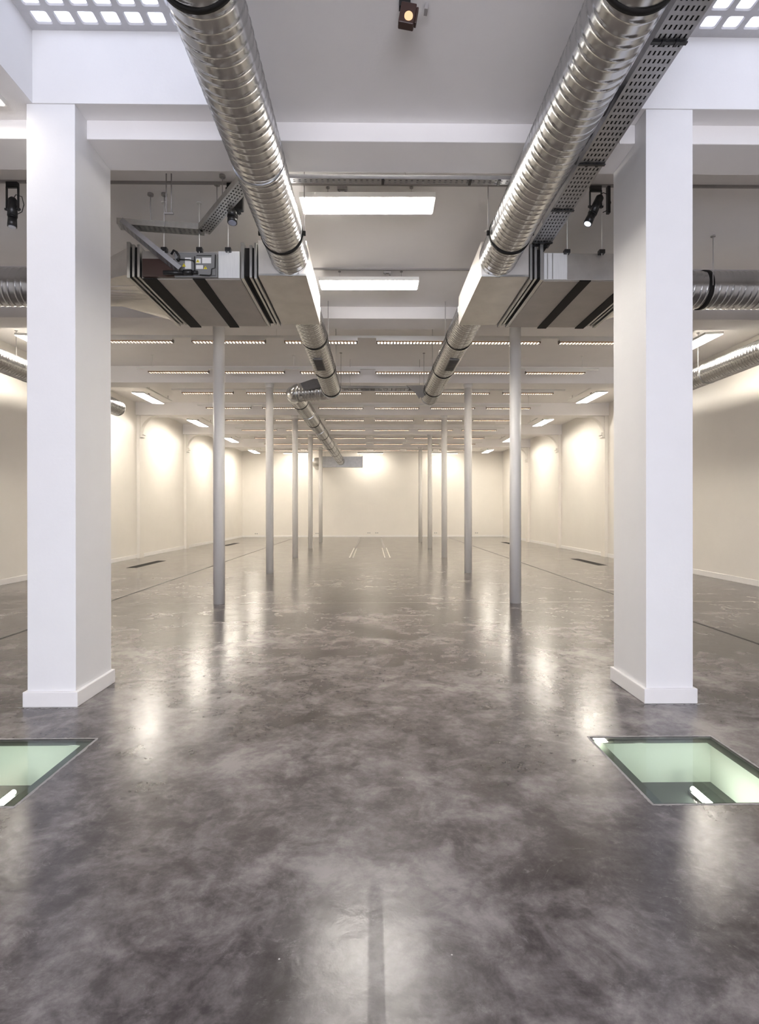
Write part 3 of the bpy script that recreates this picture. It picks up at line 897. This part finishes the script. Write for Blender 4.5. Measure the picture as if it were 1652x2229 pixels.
# lit spotlight at the top of the picture
t = thing('spotlight', 'dark brown lit spotlight on the ceiling at the top of the photo', 'spotlight', (.20, 3.42, Z0), 'black spotlights')
T = Matrix.Translation((.215, 3.40, 4.515)) @ Matrix.Rotation(math.radians(10), 4, 'Y')
bm = bmesh.new(); box(bm, -.048, .048, -.03, .025, -.03, .10, T)
obj('lamp_body', bm, 'spot_brown', t, .006)
bm = bmesh.new(); cyl(bm, T @ Vector((.010, -.0305, .012)), T @ Vector((.010, -.037, .011)), .026, seg=24)
obj('lens', bm, 'spot_light', t)
bm = bmesh.new(); box(bm, .048, .062, -.02, .02, -.01, .09, T); obj('side_plate', bm, 'spot_brown', t, .004)
obj('track_adapter', bx(.17, .24, 3.38, 3.42, 4.60, Z0), 'black_plastic', t)
bm = bmesh.new(); box(bm, .095, .115, 0, .05, .105, .14, T); obj('locking_lever', bm, 'conduit_grey', t)
# spotlight with cable beside the right tray
t = thing('spotlight', 'black spotlight and trailing cord behind the upper part of the long right tray', 'spotlight', (1.70, 3.9, 4.5), 'black spotlights')
bm = bmesh.new(); cyl(bm, (1.665, 3.76, 4.42), (1.68, 4.0, 4.40), .038, .028, seg=18); obj('lamp_body', bm, 'black_plastic', t)
bm = bmesh.new(); pipe(bm, [(1.675, 4.0, 4.40), (1.672, 4.12, 4.39), (1.682, 4.2, 4.385), (1.676, 4.3, 4.38), (1.668, 4.42, 4.375), (1.69, 4.55, 4.38)], .010, 8)
obj('cord', bm, 'black_cable', t)
obj('track_adapter', bx(1.66, 1.70, 3.85, 3.93, 4.42, Z0), 'black_plastic', t)
for i, (x, y) in enumerate(((1.765, 3.376), (1.789, 3.52))):
    o = obj('ceiling_clip', bx(x-.012, x+.012, y-.04, y+.04, 4.61, Z0), 'black_plastic', loc=(x, y, Z0))
    tag(o, ['small black clip on the ceiling beside the right duct, nearer the camera', 'small black clip on the ceiling beside the right duct, farther from the camera'][i], 'clip', 'ceiling clips')
o = obj('junction_box', bx(1.61, 1.69, 4.40, 4.455, 4.52, 4.60), 'white_metal', loc=(1.65, 4.43, 4.55), bevel=.004)
tag(o, 'small white junction box between the right duct and the long tray', 'box')
# ceiling hooks above the panels
for i, (x, y, z) in enumerate(((-.296, 5.573, Z1), (.212, 7.52, Z1))):
    t = thing('ceiling_bracket', ['small grey bracket on the ceiling above the nearest bright panel', 'small grey bracket on the ceiling above the second bright panel'][i], 'bracket', (x, y, z), 'small ceiling brackets')
    bm = bmesh.new(); box(bm, x-.05, x+.05, y-.02, y+.02, z-.045, z-.022); cyl(bm, (x-.03, y, z-.022), (x-.03, y, z-.06), .010, seg=10); cyl(bm, (x+.035, y, z-.022), (x+.035, y, z-.07), .014, seg=10)
    obj('clamp', bm, 'conduit_grey', t)

# ------------------------------------------------------------------ floor things
def floor_glass(h, side):
    x0, x1, y0, y1 = h
    t = thing('floor_light', {'left': 'green glass panel set in the floor at the left edge of the photo',
                              'right': 'glass panel in the floor before the right pillar, lit tube below'}[side], 'floor window', ((x0+x1)/2, (y0+y1)/2, 0), 'glass panels set in the floor')
    D = -.30
    bm = bmesh.new()
    box(bm, x0-.02, x0+.004, y0, y1, D, -.02); box(bm, x1-.004, x1+.02, y0, y1, D, -.02)
    box(bm, x0, x1, y1-.004, y1+.02, D, -.02); box(bm, x0, x1, y0-.02, y0+.004, D, -.02)
    obj('pit_walls', bm, 'pit_paint', t)
    obj('pit_floor', bx(x0-.02, x1+.02, y0-.02, y1+.02, D-.02, D), 'pit_floor', t)
    obj('glass_pane', bx(x0+.004, x1-.004, y0+.004, y1-.004, -.012, -.002), 'floor_glass', t)
    bm = bmesh.new(); w_ = .062
    box(bm, x0+.004, x0+w_, y0+.004, y1-.004, -.0165, -.0125); box(bm, x1-w_, x1-.004, y0+.004, y1-.004, -.0165, -.0125)
    box(bm, x0+w_, x1-w_, y0+.004, y0+w_*.5, -.0165, -.0125); box(bm, x0+w_, x1-w_, y1-w_, y1-.004, -.0165, -.0125)
    obj('dark_border', bm, 'frit_border', t)
    # ragged mortar edge around the opening
    bm = bmesh.new(); rnd = random.Random(5 if side == 'left' else 9)
    def ragged(ax, a0, a1, c, out, base_w):
        n_ = 46; inner = []; outer = []
        wob = 0
        for i in range(n_+1):
            v = a0+(a1-a0)*i/n_
            wob = wob*.7+rnd.uniform(-1, 1)*.3
            wd = base_w*(.6+.8*abs(wob))
            p = (v, c) if ax == 0 else (c, v); q = (v, c+out*wd) if ax == 0 else (c+out*wd, v)
            inner.append(bm.verts.new((*p, .0012))); outer.append(bm.verts.new((*q, .0006)))
        for i in range(n_): bm.faces.new((inner[i], inner[i+1], outer[i+1], outer[i]))
    ragged(0, x0-.01, x1+.01, y0, -1, .020); ragged(0, x0-.01, x1+.01, y1, 1, .026)
    ragged(1, y0-.01, y1+.01, x0, -1, .020); ragged(1, y0-.01, y1+.01, x1, 1, .020)
    obj('mortar_edge', bm, 'joint_fill', t)
    tx = 2.03 if side == 'right' else -2.25
    bm = bmesh.new(); cyl(bm, (tx, y0+.08, D+.04), (tx, y1-.17, D+.04), .016, seg=12)
    obj('lamp_tube', bm, 'pit_light', t)
    obj('tube_holder', bx(tx-.02, tx+.02, y0+.05, y1-.15, D, D+.022), 'black_plastic', t)
floor_glass(HOLES[0], 'left'); floor_glass(HOLES[1], 'right')
def mortar(x0, x1, y, seed):
    bm = bmesh.new(); rnd = random.Random(seed); n_ = 40; A = []; B = []
    for i in range(n_+1):
        x = x0+(x1-x0)*i/n_; e = min(1, min(i, n_-i)/6)
        A.append(bm.verts.new((x, y, .001))); B.append(bm.verts.new((x, y-e*rnd.uniform(.006, .034)-.001, .001)))
    for i in range(n_): bm.faces.new((A[i], A[i+1], B[i+1], B[i]))
    return bm
for i, (a, b) in enumerate(((-2.74, -2.20), (2.08, 2.62))):
    o = obj('floor_patch', mortar(a, b, 4.256, 3+i), 'joint_fill', loc=((a+b)/2, 4.25, 0))
    tag(o, ['ragged pale filler on the floor at the foot of the left pillar', 'ragged pale filler on the floor at the foot of the right pillar'][i], 'floor filler')

for i, (x, y0, y1) in enumerate(((-4.385, 4.0, 31.2), (4.36, 4.0, 31.2))):
    o = obj('drain_channel', bx(x-.017, x+.017, y0, y1, -.004, .003), 'drain_black', loc=(x, y0, 0))
    tag(o, 'long thin dark slot drain in the floor on the %s side' % ('left', 'right')[i], 'floor drain')
GR = [(-6.42, 15.85, 'nearer dark metal grating in the floor by the left wall'), (6.37, 16.2, 'nearer dark metal grating in the floor by the right wall'),
      (-6.42, 25.2, 'farther dark metal grating in the floor by the left wall'), (6.37, 25.6, 'farther dark metal grating in the floor by the right wall')]
for x, y, lb in GR:
    t = thing('floor_grating', lb, 'grating', (x, y, 0), 'gratings in the floor')
    obj('frame', bx(x-.14, x+.14, y-1.05, y+1.05, -.002, .003), 'dark_grille', t)
    bm = bmesh.new()
    for k in range(52): box(bm, x-.12, x+.12, y-1.02+k*.04, y-1.005+k*.04, .003, .006)
    obj('bars', bm, 'drain_black', t)
for i, (xc, g) in enumerate(((-.675, .055), (.50, .085))):
    t = thing('floor_rail', ['pair of bright metal strips set in the far floor, left of centre', 'pair of bright metal strips set in the far floor, right of centre'][i], 'floor rail', (xc, 24, 0), 'metal strips in the floor')
    for s in (-1, 1):
        obj('strip', bx(xc+s*g-.018, xc+s*g+.018, 17.9, 22.6, -.002, .004), 'rail_steel', t)
    obj('groove', bx(xc-g*.6, xc+g*.6, 22.6, 31.1, -.002, .002), 'joint_fill', t)

# sockets on the far wall
sx = [(-6.756, .2, 'leftmost'), (-3.218, .215, 'second from the left'), (-.181, .237, 'third from the left, just left of centre'), (.276, .237, 'fourth from the left, just right of centre'),
      (3.727, .231, 'second from the right'), (6.132, .227, 'rightmost')]
for x, z, lb in sx:
    t = thing('wall_socket', 'grey double socket low on the far wall, %s' % lb, 'socket', (x, YF, z), 'sockets on the far wall')
    obj('plate', bx(x-.11, x+.11, YF-.012, YF, z-.045, z+.045), 'white_metal', t)
    for s in (-1, 1): obj('outlet', bx(x+s*.052-.035, x+s*.052+.035, YF-.016, YF-.012, z-.03, z+.03), 'socket_plastic', t)
